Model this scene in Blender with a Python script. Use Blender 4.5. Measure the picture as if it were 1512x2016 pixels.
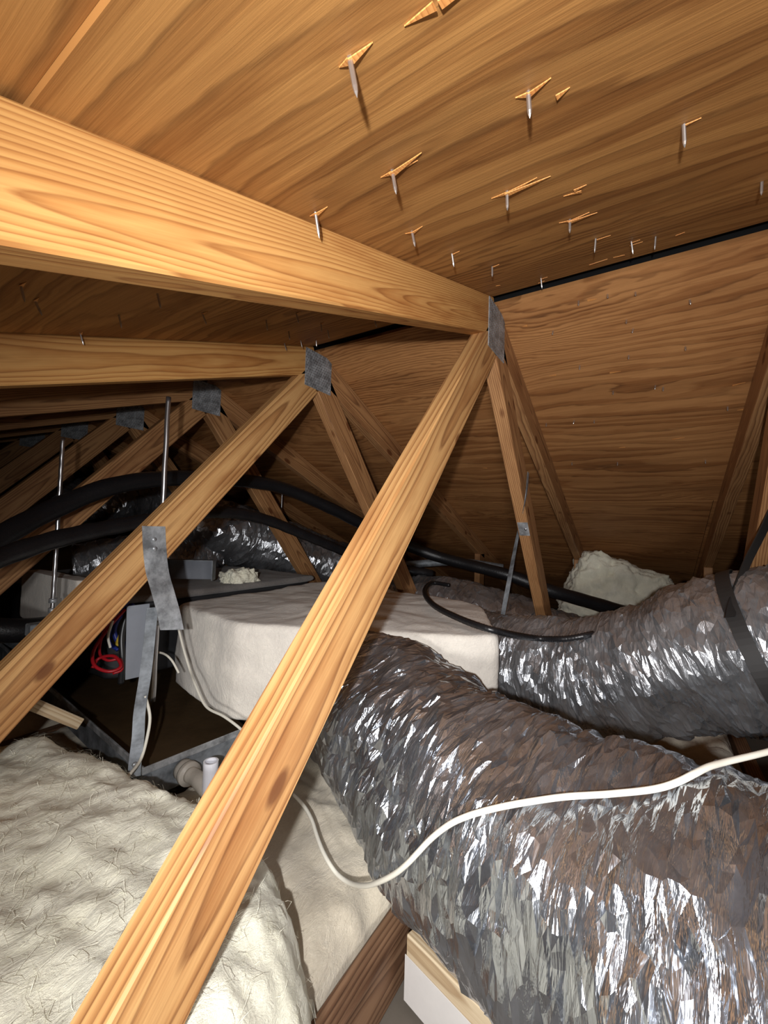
import bpy, math, random
import numpy as np
from mathutils import Matrix, Vector

for o in list(bpy.data.objects):
    bpy.data.objects.remove(o, do_unlink=True)
SC = bpy.context.scene
C = SC.collection

# ------------------------------------------------------------------ camera
YAW, PITCH, ROLL, FPX = .5652, .0408, .0299, 826.67       # eye at the world origin, z up, ridge along +Y
_f = np.array([math.cos(YAW)*math.cos(PITCH), math.sin(YAW)*math.cos(PITCH), math.sin(PITCH)])
_r = np.array([math.sin(YAW), -math.cos(YAW), 0.])
_u = np.cross(_r, _f)
_c, _s = math.cos(ROLL), math.sin(ROLL)
R_, U_ = _c*_r+_s*_u, -_s*_r+_c*_u
cam = bpy.data.cameras.new('camera')
cam.sensor_fit = 'VERTICAL'
cam.sensor_height = 36.0
cam.lens = 36.0*FPX/2016.0
cam.clip_start = .01
cam.clip_end = 60
camo = bpy.data.objects.new('camera', cam)
C.objects.link(camo)
camo.matrix_world = Matrix(((R_[0], U_[0], -_f[0], 0), (R_[1], U_[1], -_f[1], 0), (R_[2], U_[2], -_f[2], 0), (0, 0, 0, 1)))
SC.camera = camo

# ------------------------------------------------------------------ world, light, exposure
w = bpy.data.worlds.new('attic_dark')
SC.world = w
w.use_nodes = True
w.node_tree.nodes['Background'].inputs[0].default_value = (.9, .85, .8, 1)
w.node_tree.nodes['Background'].inputs[1].default_value = .0015
SC.view_settings.view_transform = 'Standard'
SC.view_settings.look = 'None'
SC.view_settings.gamma = 1
SC.view_settings.use_curve_mapping = False
SC.view_settings.exposure = 0.62


def lamp(name, loc, target, energy, radius, angle, blend, color=(1, .97, .93)):
    d = bpy.data.lights.new(name, 'SPOT')
    d.energy = energy
    d.shadow_soft_size = radius
    d.spot_size = angle
    d.spot_blend = blend
    d.color = color
    o = bpy.data.objects.new(name, d)
    C.objects.link(o)
    o.location = loc
    o.rotation_euler = (Vector(target)-Vector(loc)).to_track_quat('-Z', 'Y').to_euler()
    return o


lamp('phone_flash', tuple(-.13*_f - .05*_r + .03*_u), tuple(1.6*_f + .55*_r - .28*_u), 34, .010, math.radians(138), 1., (.985, .985, 1))
lamp('fill_lamp', tuple(-.62*_f - .10*_r + np.array([0, 0, -.10])), tuple(1.6*_f + .35*_r - .30*_u), 28, .07, math.radians(112), 1., (1, .98, .96))  # added unseen fill behind the camera, evens out the falloff of the flash

# ------------------------------------------------------------------ measuring helpers


def ray(px, py):
    return ((px-756)/FPX)*R_ + ((1008-py)/FPX)*U_ + _f


def at(px, py, s):
    return ray(px, py)*s


def atY(px, py, Y):
    r = ray(px, py)
    return r*(Y/r[1])


def atZ(px, py, Z):
    r = ray(px, py)
    return r*(Z/r[2])


XR, Y0, ZR, T1, T2 = 1.0418, .3396, .6069, .3583, .3958   # ridge, first truss, slopes
SP, DEPTH, THK = .61, .089, .038
FLOOR = -.742
WL, WR, OL, OR = .8257, .8613, -.0454, .0815


def roofL(px, py):
    r = ray(px, py)
    return r*((ZR-T1*XR)/(r[2]-T1*r[0]))


def roofR(px, py):
    r = ray(px, py)
    return r*((ZR+T2*XR)/(r[2]+T2*r[0]))


# ------------------------------------------------------------------ numpy noise
_rng = np.random.RandomState(7)
_PERM = np.tile(_rng.permutation(256), 3)
_GR = _rng.normal(size=(256, 3))
_GR /= np.linalg.norm(_GR, axis=1)[:, None]


def noise(p):
    p = np.asarray(p, float)
    i = np.floor(p).astype(int)
    f = p-i
    u = f*f*f*(f*(f*6-15)+10)
    i &= 255
    out = 0
    for dx in (0, 1):
        for dy in (0, 1):
            for dz in (0, 1):
                h = _PERM[_PERM[_PERM[(i[..., 0]+dx) & 255]+((i[..., 1]+dy) & 255)]+((i[..., 2]+dz) & 255)]
                g = _GR[h]
                d = f-np.array([dx, dy, dz])
                wt = np.abs(1-dx-u[..., 0])*np.abs(1-dy-u[..., 1])*np.abs(1-dz-u[..., 2])
                out = out+wt*np.sum(g*d, -1)
    return out


def fbm(p, oct=4, gain=.5):
    p = np.asarray(p, float)
    a, t = 1., 0
    for k in range(oct):
        t = t+a*noise(p+17.3*k)
        p = p*2.03
        a *= gain
    return t


# ------------------------------------------------------------------ object helpers
def link(o, parent=None):
    C.objects.link(o)
    if parent is not None:
        o.parent = parent
        o.matrix_parent_inverse = parent.matrix_basis.inverted()
    return o


def mesh(name, v, f, mat, parent=None, smooth=False, uv=None, origin=None):
    v = np.asarray(v, float)
    if origin is None:
        origin = np.array([(v[:, 0].min()+v[:, 0].max())/2, (v[:, 1].min()+v[:, 1].max())/2, v[:, 2].min()])
    origin = np.asarray(origin, float)
    me = bpy.data.meshes.new(name)
    me.from_pydata((v-origin).tolist(), [], [list(map(int, q)) for q in f])
    if uv is not None:
        ul = me.uv_layers.new(name='UVMap')
        li = np.zeros(len(me.loops), int)
        me.loops.foreach_get('vertex_index', li)
        if isinstance(uv, tuple) and uv[0] == 'loop':
            ul.data.foreach_set('uv', np.asarray(uv[1], float).ravel())
        else:
            ul.data.foreach_set('uv', np.asarray(uv, float)[li].ravel())
    if smooth:
        me.polygons.foreach_set('use_smooth', [True]*len(me.polygons))
    me.materials.append(mat)
    me.update()
    o = bpy.data.objects.new(name, me)
    o.location = origin
    return link(o, parent)


def empty(name, loc, label=None, cat=None, group=None, kind=None):
    o = bpy.data.objects.new(name, None)
    o.location = tuple(loc)
    o.empty_display_size = .05
    C.objects.link(o)
    tag(o, label, cat, group, kind)
    return o


def tag(o, label=None, cat=None, group=None, kind=None):
    if label:
        o['label'] = label
    if cat:
        o['category'] = cat
    if group:
        o['group'] = group
    if kind:
        o['kind'] = kind
    return o


def box_vf(lo, hi, bev=0.):
    """box with chamfered edges -> verts, faces"""
    lo, hi = np.array(lo, float), np.array(hi, float)
    if bev <= 0:
        v = [(x, y, z) for x in (lo[0], hi[0]) for y in (lo[1], hi[1]) for z in (lo[2], hi[2])]
        f = [(0, 1, 3, 2), (4, 6, 7, 5), (0, 4, 5, 1), (2, 3, 7, 6), (0, 2, 6, 4), (1, 5, 7, 3)]
        return v, f
    v, idx = [], {}
    for sx in (0, 1):
        for sy in (0, 1):
            for sz in (0, 1):
                for ax in range(3):
                    p = [0, 0, 0]
                    for k, s in enumerate((sx, sy, sz)):
                        e = (lo, hi)[s][k]
                        p[k] = e if k == ax else e+(bev if s == 0 else -bev)
                    idx[(sx, sy, sz, ax)] = len(v)
                    v.append(p)
    f = []
    for ax in range(3):
        o = [k for k in range(3) if k != ax]
        for s in (0, 1):
            q = []
            for a, b in ((0, 0), (1, 0), (1, 1), (0, 1)):
                t = [0, 0, 0]
                t[ax] = s
                t[o[0]] = a
                t[o[1]] = b
                q.append(idx[(*t, ax)])
            if (s == 1) != (ax == 1):
                f.append(q)
            else:
                f.append(q[::-1])
    for ax in range(3):
        o = [k for k in range(3) if k != ax]
        for a in (0, 1):
            for b in (0, 1):
                t0, t1 = [0, 0, 0], [0, 0, 0]
                t1[ax] = 1
                t0[o[0]] = t1[o[0]] = a
                t0[o[1]] = t1[o[1]] = b
                f.append([idx[(*t0, o[0])], idx[(*t1, o[0])], idx[(*t1, o[1])], idx[(*t0, o[1])]])
    for sx in (0, 1):
        for sy in (0, 1):
            for sz in (0, 1):
                f.append([idx[(sx, sy, sz, k)] for k in range(3)])
    return v, f


def fix_normals(o):
    import bmesh
    bm = bmesh.new()
    bm.from_mesh(o.data)
    bmesh.ops.recalc_face_normals(bm, faces=bm.faces)
    bm.to_mesh(o.data)
    bm.free()


def box(name, lo, hi, mat, parent=None, bev=0.):
    v, f = box_vf(lo, hi, bev)
    o = mesh(name, v, f, mat, parent)
    fix_normals(o)
    return o


def obox(name, origin, ax, ay, az, lo, hi, mat, parent=None, bev=0.):
    """box in a local frame (axes ax, ay, az); the mesh keeps its local frame, x along the length"""
    v, f = box_vf(lo, hi, bev)
    me = bpy.data.meshes.new(name)
    me.from_pydata([tuple(map(float, p)) for p in v], [], f)
    me.materials.append(mat)
    o = bpy.data.objects.new(name, me)
    M = Matrix(((ax[0], ay[0], az[0], origin[0]), (ax[1], ay[1], az[1], origin[1]), (ax[2], ay[2], az[2], origin[2]), (0, 0, 0, 1)))
    fix_normals(o)
    C.objects.link(o)
    if parent is not None:
        o.parent = parent
        o.matrix_parent_inverse = Matrix.Translation(parent.location).inverted()
    o.matrix_basis = M
    return o


def spline(pts, n):
    """Catmull-Rom through pts, n samples, evenly spaced"""
    P = np.asarray(pts, float)
    if len(P) == 2:
        return P[0]+(P[1]-P[0])*np.linspace(0, 1, n)[:, None]
    Q = np.vstack([2*P[0]-P[1], P, 2*P[-1]-P[-2]])
    out = []
    for i in range(len(P)-1):
        a, b, c, d = Q[i:i+4]
        t = np.linspace(0, 1, 40, endpoint=False)[:, None]
        out.append(.5*((2*b)+(-a+c)*t+(2*a-5*b+4*c-d)*t*t+(-a+3*b-3*c+d)*t**3))
    out = np.vstack(out+[P[-1:]])
    L = np.concatenate([[0], np.cumsum(np.linalg.norm(np.diff(out, axis=0), axis=1))])
    t = np.linspace(0, L[-1], n)
    return np.stack([np.interp(t, L, out[:, k]) for k in range(3)], 1)


def frames(P, up=(0, 0, 1)):
    T = np.gradient(P, axis=0)
    T /= np.linalg.norm(T, axis=1)[:, None]
    n0 = np.array(up, float)-np.dot(up, T[0])*T[0]
    if np.linalg.norm(n0) < 1e-3:
        n0 = np.array([1., 0, 0])-T[0][0]*T[0]
    N = [n0/np.linalg.norm(n0)]
    for i in range(1, len(P)):
        n = N[-1]-np.dot(N[-1], T[i])*T[i]
        N.append(n/np.linalg.norm(n))
    N = np.array(N)
    return T, N, np.cross(T, N)


def tube(name, pts, rad, mat, parent=None, n=60, m=12, disp=None, caps=True, squash=None):
    P = spline(pts, n)
    T, N, B = frames(P)
    th = np.linspace(0, 2*math.pi, m, endpoint=False)
    L = np.concatenate([[0], np.cumsum(np.linalg.norm(np.diff(P, axis=0), axis=1))])
    rr = np.full(n, rad) if np.isscalar(rad) else np.interp(np.linspace(0, 1, n), np.linspace(0, 1, len(rad)), rad)
    S, TH = np.meshgrid(L, th, indexing='ij')
    RR = np.repeat(rr[:, None], m, 1)
    if disp is not None:
        RR = RR+disp(S, TH, RR)
    # theta 0 points down so that the seam is hidden
    dirs = -N[:, None, :]*np.cos(TH)[..., None]+B[:, None, :]*np.sin(TH)[..., None]
    if squash is not None:
        dirs = dirs*np.array([1, 1, squash])
    V = P[:, None, :]+dirs*RR[..., None]
    v = V.reshape(-1, 3)
    f, uvl = [], []
    mr = float(np.mean(rr))
    for i in range(n-1):
        for j in range(m):
            j2 = (j+1) % m
            f.append((i*m+j, (i+1)*m+j, (i+1)*m+j2, i*m+j2))
            a, b = th[j]*mr, (th[j]+2*math.pi/m)*mr
            uvl += [(L[i], a), (L[i+1], a), (L[i+1], b), (L[i], b)]
    if caps:
        f.append(list(range(m)))
        f.append([(n-1)*m+j for j in range(m)][::-1])
        uvl += [(0, 0)]*(2*m)
    return mesh(name, v, f, mat, parent, smooth=True, uv=('loop', uvl))


def ribbon(name, pts, wdirs, width, thick, mat, parent=None, n=40):
    """flat strap: centre line pts, width direction per control point"""
    P = spline(pts, n)
    Wd = spline(np.asarray(wdirs, float), n) if len(wdirs) > 2 else np.linspace(0, 1, n)[:, None]*(np.array(wdirs[-1])-np.array(wdirs[0]))+np.array(wdirs[0])
    Wd /= np.linalg.norm(Wd, axis=1)[:, None]
    T = np.gradient(P, axis=0)
    T /= np.linalg.norm(T, axis=1)[:, None]
    Nn = np.cross(T, Wd)
    Nn /= np.linalg.norm(Nn, axis=1)[:, None]
    a, b = Wd*width/2, Nn*thick/2
    v = np.stack([P-a-b, P+a-b, P+a+b, P-a+b], 1).reshape(-1, 3)
    f = []
    for i in range(n-1):
        for j in range(4):
            f.append((i*4+j, i*4+(j+1) % 4, (i+1)*4+(j+1) % 4, (i+1)*4+j))
    f += [(0, 3, 2, 1), ((n-1)*4, (n-1)*4+1, (n-1)*4+2, (n-1)*4+3)]
    o = mesh(name, v, f, mat, parent)
    fix_normals(o)
    return o


# ------------------------------------------------------------------ materials
def srgb(r, g, b):
    def c(x):
        x /= 255.
        return x/12.92 if x <= .04045 else ((x+.055)/1.055)**2.4
    return (c(r), c(g), c(b), 1)


class NT:
    def __init__(self, name):
        self.m = bpy.data.materials.new(name)
        self.m.use_nodes = True
        self.t = self.m.node_tree
        self.b = self.t.nodes['Principled BSDF']

    def n(self, typ, **kw):
        nd = self.t.nodes.new('ShaderNode'+typ)
        for k, v in kw.items():
            if k in ('operation', 'blend_type', 'data_type', 'noise_dimensions', 'feature', 'wave_type', 'bands_direction', 'voronoi_dimensions', 'distance', 'noise_type'):
                setattr(nd, k, v)
        return nd

    def l(self, a, b):
        self.t.links.new(a, b)

    def math(self, op, a, b=None, c=None):
        nd = self.n('Math', operation=op)
        for i, x in enumerate((a, b, c)):
            if x is None:
                continue
            if hasattr(x, 'is_output') or hasattr(x, 'links'):
                self.l(x, nd.inputs[i])
            else:
                nd.inputs[i].default_value = x
        return nd.outputs[0]

    def mapping(self, vec, scale=(1, 1, 1), loc=(0, 0, 0)):
        nd = self.n('Mapping')
        nd.inputs['Scale'].default_value = scale
        nd.inputs['Location'].default_value = loc
        self.l(vec, nd.inputs['Vector'])
        return nd.outputs[0]

    def noise(self, vec, scale=1., detail=2., rough=.5, w=None, dist=0.):
        nd = self.n('TexNoise', noise_dimensions='4D' if w is not None else '3D')
        nd.inputs['Scale'].default_value = scale
        nd.inputs['Detail'].default_value = detail
        nd.inputs['Roughness'].default_value = rough
        nd.inputs['Distortion'].default_value = dist
        self.l(vec, nd.inputs['Vector'])
        if w is not None:
            self.l(w, nd.inputs['W'])
        return nd.outputs['Fac']

    def ramp(self, fac, stops, interp='LINEAR'):
        nd = self.n('ValToRGB')
        nd.color_ramp.interpolation = interp
        e = nd.color_ramp.elements
        while len(e) < len(stops):
            e.new(.5)
        for k, (p, c) in enumerate(stops):
            e[k].position = p
            e[k].color = c if len(c) == 4 else (*c, 1)
        self.l(fac, nd.inputs[0])
        return nd.outputs[0]

    def mix(self, fac, a, b, blend='MIX'):
        nd = self.n('MixRGB', blend_type=blend)
        for i, x in enumerate((fac, a, b)):
            if hasattr(x, 'links'):
                self.l(x, nd.inputs[i])
            elif i == 0:
                nd.inputs[0].default_value = x
            else:
                nd.inputs[i].default_value = x
        return nd.outputs[0]

    def bump(self, h, strength=.3, dist=.01, normal=None):
        nd = self.n('Bump')
        nd.inputs['Strength'].default_value = strength
        nd.inputs['Distance'].default_value = dist
        self.l(h, nd.inputs['Height'])
        if normal is not None:
            self.l(normal, nd.inputs['Normal'])
        return nd.outputs[0]

    def set(self, **kw):
        for k, v in kw.items():
            i = self.b.inputs[k]
            if hasattr(v, 'links'):
                self.l(v, i)
            else:
                i.default_value = v
        return self.m


def G(v):
    return (v, v, v, 1)


def wood_mat(name, light, mid, dark, ring=190., rough=.55):
    """sawn softwood: growth rings round a pith that wanders along the board (object x = length)"""
    N = NT(name)
    tc = N.n('TexCoord').outputs['Object']
    oi = N.n('ObjectInfo').outputs['Random']
    wseed = N.math('MULTIPLY', oi, 43.)
    low = N.noise(N.mapping(tc, (1.1, 4, 4)), 1., 2., .5, wseed)
    low2 = N.noise(N.mapping(tc, (3.2, 16, 16), (3, 1, 2)), 1., 3., .55, wseed)
    sep = N.n('SeparateXYZ')
    N.l(tc, sep.inputs[0])
    ra_ = N.math('FRACT', N.math('MULTIPLY', oi, 7.13))
    # pith offset and tilt differ from piece to piece
    yy = N.math('ADD', sep.outputs[1], N.math('MULTIPLY_ADD', oi, .022, .024))
    yy = N.math('ADD', yy, N.math('MULTIPLY', sep.outputs[0], N.math('MULTIPLY_ADD', ra_, .05, -.025)))
    yy = N.math('ADD', yy, N.math('MULTIPLY_ADD', low, .05, -.025))
    zz = N.math('ADD', sep.outputs[2], N.math('MULTIPLY_ADD', ra_, .03, -.015))
    zz = N.math('ADD', zz, N.math('MULTIPLY_ADD', low2, .012, -.006))
    r = N.math('SQRT', N.math('ADD', N.math('MULTIPLY', yy, yy), N.math('MULTIPLY', zz, zz)))
    r = N.math('ADD', r, N.math('MULTIPLY', low2, .006))
    ph = N.math('FRACT', N.math('MULTIPLY', r, ring))
    col = N.ramp(ph, [(0., light), (.3, light), (.68, mid), (.88, dark), (1., light)])
    fib = N.noise(N.mapping(tc, (9, 420, 420)), 1., 3., .6, wseed)
    col = N.mix(.35, col, N.ramp(fib, [(.25, dark), (.7, light)]))
    stain = N.noise(N.mapping(tc, (3, 16, 16)), 1., 4., .65, wseed)
    col = N.mix(N.ramp(stain, [(.5, G(0)), (.72, G(.55))]), col, mid, 'MULTIPLY')
    bmp = N.bump(N.math('ADD', N.math('MULTIPLY', ph, .25), fib), .16, .0012)
    # knots
    vo = N.n('TexVoronoi')
    N.l(N.mapping(tc, (4.3, 9, 9), (.3, .4, .1)), vo.inputs['Vector'])
    vo.inputs['Scale'].default_value = 1.
    kn = N.ramp(vo.outputs['Distance'], [(.0, G(1)), (.085, G(.8)), (.12, G(0))])
    col = N.mix(kn, col, srgb(96, 52, 26))
    return N.set(**{'Base Color': col, 'Roughness': rough, 'Normal': bmp, 'Specular IOR Level': .3})


def ply_mat(name, light, mid, dark, kx=1., freq=9., lin=14.):
    """rotary-peeled plywood veneer, grain along object y"""
    N = NT(name)
    tc = N.n('TexCoord').outputs['Object']
    oi = N.n('ObjectInfo').outputs['Random']
    ws = N.math('MULTIPLY', oi, 31.)
    sep = N.n('SeparateXYZ')
    N.l(tc, sep.inputs[0])
    a = N.noise(N.mapping(tc, (2.4*kx, .75, 1)), 1., 2., .45, ws)
    b = N.noise(N.mapping(tc, (9*kx, 2.4, 1)), 1., 4., .55, ws)
    ph = N.math('ADD', N.math('MULTIPLY', a, freq), N.math('ADD', N.math('MULTIPLY', sep.outputs[0], lin), N.math('MULTIPLY', b, 2.4)))
    fr = N.math('FRACT', ph)
    dens = N.noise(N.mapping(tc, (1.7, 1.1, 1), (5, 2, 0)), 1., 1., .5, ws)
    c1 = N.ramp(fr, [(0., dark), (.07, light), (.48, light), (.60, mid), (.90, mid), (1., dark)])
    fr2 = N.math('FRACT', N.math('MULTIPLY', ph, 3.))
    c2 = N.ramp(fr2, [(0., light), (.42, light), (.62, mid), (.9, dark), (1., light)])
    col = N.mix(N.ramp(dens, [(.44, G(0)), (.60, G(1))]), c1, c2)
    blot = N.noise(N.mapping(tc, (11, 1.9, 1), (1, 7, 0)), 1., 5., .62, ws, .4)
    col = N.mix(.40, col, N.ramp(blot, [(.34, dark), (.46, mid), (.56, light), (.66, light)]))
    fib = N.noise(N.mapping(tc, (260, 7, 1)), 1., 3., .65, ws)
    col = N.mix(.28, col, N.ramp(fib, [(.25, dark), (.75, light)]))
    vo = N.n('TexVoronoi')
    N.l(N.mapping(tc, (2.1, 1.3, 1), (.2, .1, 0)), vo.inputs['Vector'])
    vo.inputs['Scale'].default_value = 1.
    kn = N.ramp(vo.outputs['Distance'], [(.0, G(1)), (.018, G(.7)), (.03, G(0))])
    col = N.mix(kn, col, srgb(70, 36, 16))
    bmp = N.bump(N.math('ADD', N.math('MULTIPLY', fr, .3), fib), .25, .0015)
    return N.set(**{'Base Color': col, 'Roughness': .62, 'Normal': bmp, 'Specular IOR Level': .25})


def foil_mat(name, tint, rough, dust, dustcol, su=85., sv=16.):
    """metallised film jacket: the crumples are geometry, fine crinkles are bump, dust settles in blotches"""
    N = NT(name)
    tc = N.n('TexCoord').outputs['UV']
    a = N.noise(N.mapping(tc, (su, sv, 1)), 1., 4., .6, None, .5)
    bmp = N.bump(a, .5, .007)
    obj = N.n('TexCoord').outputs['Object']
    d = N.noise(obj, 7., 5., .7)
    d2 = N.noise(obj, 60., 3., .7)
    mask = N.ramp(N.math('ADD', N.math('MULTIPLY', d, .8), N.math('MULTIPLY', d2, .2)), [(.40, G(dust*.35)), (.66, G(dust))])
    col = N.mix(mask, tint, dustcol)
    met = N.math('SUBTRACT', 1., mask)
    ro = N.math('MULTIPLY_ADD', mask, .55, rough)
    return N.set(**{'Base Color': col, 'Metallic': met, 'Roughness': ro, 'Normal': bmp})


def fiber_mat(name, light, shade, scale=18.):
    N = NT(name)
    obj = N.n('TexCoord').outputs['Object']
    a = N.noise(obj, scale*.35, 5., .65, None, .5)
    st = N.noise(N.mapping(obj, (1, 2.6, 2.)), scale, 5., .7, None, 1.2)
    fine = N.noise(N.mapping(obj, (1, 2.0, 1.4)), scale*9, 4., .75, None, 1.5)
    h = N.math('ADD', N.math('MULTIPLY', st, 1.), N.math('MULTIPLY', fine, .28))
    col = N.ramp(N.math('ADD', N.math('MULTIPLY', a, .7), N.math('MULTIPLY', fine, .3)), [(.32, shade), (.6, light)])
    bmp = N.bump(h, .5, .011)
    return N.set(**{'Base Color': col, 'Roughness': .95, 'Normal': bmp, 'Specular IOR Level': .05,
                    'Sheen Weight': .25, 'Sheen Roughness': .5})


def galv_mat(name, base, rough, metal=.85, spot=14.):
    N = NT(name)
    obj = N.n('TexCoord').outputs['Object']
    a = N.noise(obj, spot, 5., .7)
    v = N.n('TexVoronoi')
    N.l(obj, v.inputs['Vector'])
    v.inputs['Scale'].default_value = spot*4
    dk = tuple(c*.32 for c in base[:3])+(1,)
    col = N.mix(N.ramp(a, [(.38, G(0)), (.66, G(1))]), dk, base)
    col = N.mix(.25, col, v.outputs['Distance'], 'SOFT_LIGHT')
    ro = N.math('MULTIPLY_ADD', a, .35, rough)
    return N.set(**{'Base Color': col, 'Metallic': metal, 'Roughness': ro, 'Normal': N.bump(a, .15, .002)})


def plain(name, col, rough=.5, metal=0., bump=0., scale=40., vary=.25, spec=.4):
    N = NT(name)
    obj = N.n('TexCoord').outputs['Object']
    a = N.noise(obj, scale, 4., .65)
    dk = tuple(c*(1-vary) for c in col[:3])+(1,)
    c = N.mix(a, dk, col)
    kw = {'Base Color': c, 'Roughness': rough, 'Metallic': metal, 'Specular IOR Level': spec}
    if bump:
        kw['Normal'] = N.bump(a, bump, .004)
    return N.set(**kw)


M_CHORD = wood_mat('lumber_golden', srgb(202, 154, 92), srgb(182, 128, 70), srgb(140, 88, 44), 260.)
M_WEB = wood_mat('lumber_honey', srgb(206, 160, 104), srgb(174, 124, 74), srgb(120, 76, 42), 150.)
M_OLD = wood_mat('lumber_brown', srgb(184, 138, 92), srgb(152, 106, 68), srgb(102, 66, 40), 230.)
M_PLYL = ply_mat('plywood_light', srgb(184, 134, 76), srgb(136, 88, 43), srgb(82, 48, 21), 1., 9., 16.)
M_PLYR = ply_mat('plywood_warm', srgb(184, 132, 82), srgb(140, 90, 50), srgb(82, 48, 25), 1.3, 12., 22.)
M_PALE = wood_mat('lumber_pale', srgb(206, 188, 158), srgb(182, 158, 124), srgb(150, 122, 90), 170.)
M_DKW = wood_mat('lumber_dusky', srgb(140, 108, 82), srgb(108, 76, 54), srgb(70, 46, 32), 200.)
M_SPL = wood_mat('fresh_splinter', srgb(212, 152, 88), srgb(196, 132, 70), srgb(166, 104, 52), 300.)
M_FOIL = foil_mat('foil_jacket', (.50, .53, .58, 1), .15, .10, srgb(112, 108, 106))
M_FOILB = foil_mat('foil_jacket_dusty', (.47, .49, .52, 1), .18, .36, srgb(116, 110, 106))
M_FOILC = foil_mat('foil_jacket_far', (.5, .52, .55, 1), .15, .30, srgb(100, 94, 90))
M_BATT = fiber_mat('glass_wool_cream', srgb(244, 241, 222), srgb(224, 220, 196))
M_BATT2 = fiber_mat('glass_wool_dusty', srgb(222, 212, 192), srgb(188, 176, 154), 14.)
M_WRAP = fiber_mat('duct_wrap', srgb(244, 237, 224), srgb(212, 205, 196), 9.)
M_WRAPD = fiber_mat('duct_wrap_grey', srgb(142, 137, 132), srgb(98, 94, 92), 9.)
M_GALV = galv_mat('galvanised', (.66, .69, .72, 1), .28, .5)
M_GALVD = galv_mat('galvanised_dull', (.34, .37, .40, 1), .45, .4, 10.)
M_PLATE = galv_mat('plate_zinc', (.42, .44, .46, 1), .5, .25, 30.)
M_ROD = plain('zinc_rod', (.62, .62, .64, 1), .3, .95)
M_NAIL = plain('bright_nail', (.60, .58, .56, 1), .32, .9)
M_BLK = plain('black_foam', (.012, .012, .014, 1), .36, 0, .3, 160., .4, .5)
M_BLKC = plain('black_conduit', (.014, .014, .016, 1), .38, 0, 0., 50., .3, .6)
M_STRAP = plain('black_strap', (.02, .018, .017, 1), .6)
M_WHITE = plain('white_cable', srgb(226, 222, 208), .45, 0, 0., 30., .15)
M_PVC = plain('white_pvc', srgb(226, 226, 232), .3, 0, 0., 30., .06)
M_PVCD = plain('dirty_pvc', srgb(190, 182, 170), .5, 0, .2, 60., .35)
M_RUST = plain('pan_residue', srgb(92, 72, 48), .7, .0, .5, 14., .55, .2)
M_BOXG = plain('grey_enamel', srgb(128, 132, 140), .45, .1, 0., 20., .2)
M_DARK = plain('dark_casing', srgb(58, 58, 60), .55, .2, .2, 14., .4)
M_RED = plain('red_wire', srgb(170, 24, 34), .4)
M_BLUE = plain('blue_wire', srgb(40, 56, 140), .4)
M_YEL = plain('yellow_wire', srgb(200, 170, 60), .4)
M_DRY = plain('gypsum', srgb(104, 96, 86), .9, 0, .2, 20., .3)
M_TAR = plain('felt_black', srgb(16, 15, 16), .95, 0, .2, 60., .3)
M_PAINT = plain('white_primer', srgb(212, 208, 204), .6, 0, .1, 30., .12)
M_SEAL = plain('grey_duct_tape', srgb(120, 118, 118), .5, .2, .2, 30., .3)

# ------------------------------------------------------------------ setting: floor, roof boarding, end wall
YA, YB = -1.95, 6.6
XL, XE = -2.55, 4.35
o = box('floor', (XL-.3, YA, FLOOR-.013), (XE+.3, YB, FLOOR), M_DRY)
tag(o, kind='structure')
roof = empty('ceiling', (XR, 0, ZR), kind='structure')


def roof_frame(side):
    t = T1 if side < 0 else T2
    k = math.sqrt(1+t*t)
    dn = np.array([side/k, 0, -t/k])           # down the slope, away from the ridge
    nrm = np.array([side*t/k, 0, 1/k])         # outward (up)
    return dn, nrm


def panel(side, d0, d1, y0, y1, mat, lift=0.):
    dn, nrm = roof_frame(side)
    # local frame: x down the slope, y along the ridge, z up/out
    ax = dn
    ay = np.array([0, 1., 0])
    az = np.cross(ax, ay)
    flip = 1 if np.dot(az, nrm) > 0 else -1
    org = np.array([XR, 0, ZR])+nrm*lift
    lo = (d0, y0, 0 if flip > 0 else -.0125)
    hi = (d1, y1, .0125 if flip > 0 else 0)
    mid = np.array([(d0+d1)/2, (y0+y1)/2, 0])
    o = obox('panel', org+ax*mid[0]+ay*mid[1], ax, ay, az, np.array(lo)-mid, np.array(hi)-mid, mat, roof)
    return o


panelsL, panelsR = [], []
GAP = .018
for side, rows, mat, off in ((-1, [(GAP, 1.0070), (1.0072, 2.228), (2.231, 3.45)], M_PLYL, 0), (1, [(GAP+.006, 1.22), (1.2222, 2.44), (2.4422, 3.60)], M_PLYR, .0)):
    for k, (a, b) in enumerate(rows):
        ys = [-1.95, -1.44+.61*(k % 2)*2, 1.00+.61*(k % 2)*2, 3.44+.61*(k % 2)*2, 5.88+.3, 6.6]
        if side < 0:
            ys = [-1.95, -.88 - .61*(k % 2), 1.575-.61*(k % 2), 4.0-.61*(k % 2), 6.4, 6.6]
        for i in range(len(ys)-1):
            if ys[i+1]-ys[i] < .05:
                continue
            p = panel(side, a, b, ys[i]+.001, ys[i+1]-.001, mat, .0045 if side < 0 and k >= 1 else 0.)
            (panelsL if side < 0 else panelsR).append((p, a, b, ys[i], ys[i+1]))
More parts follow.
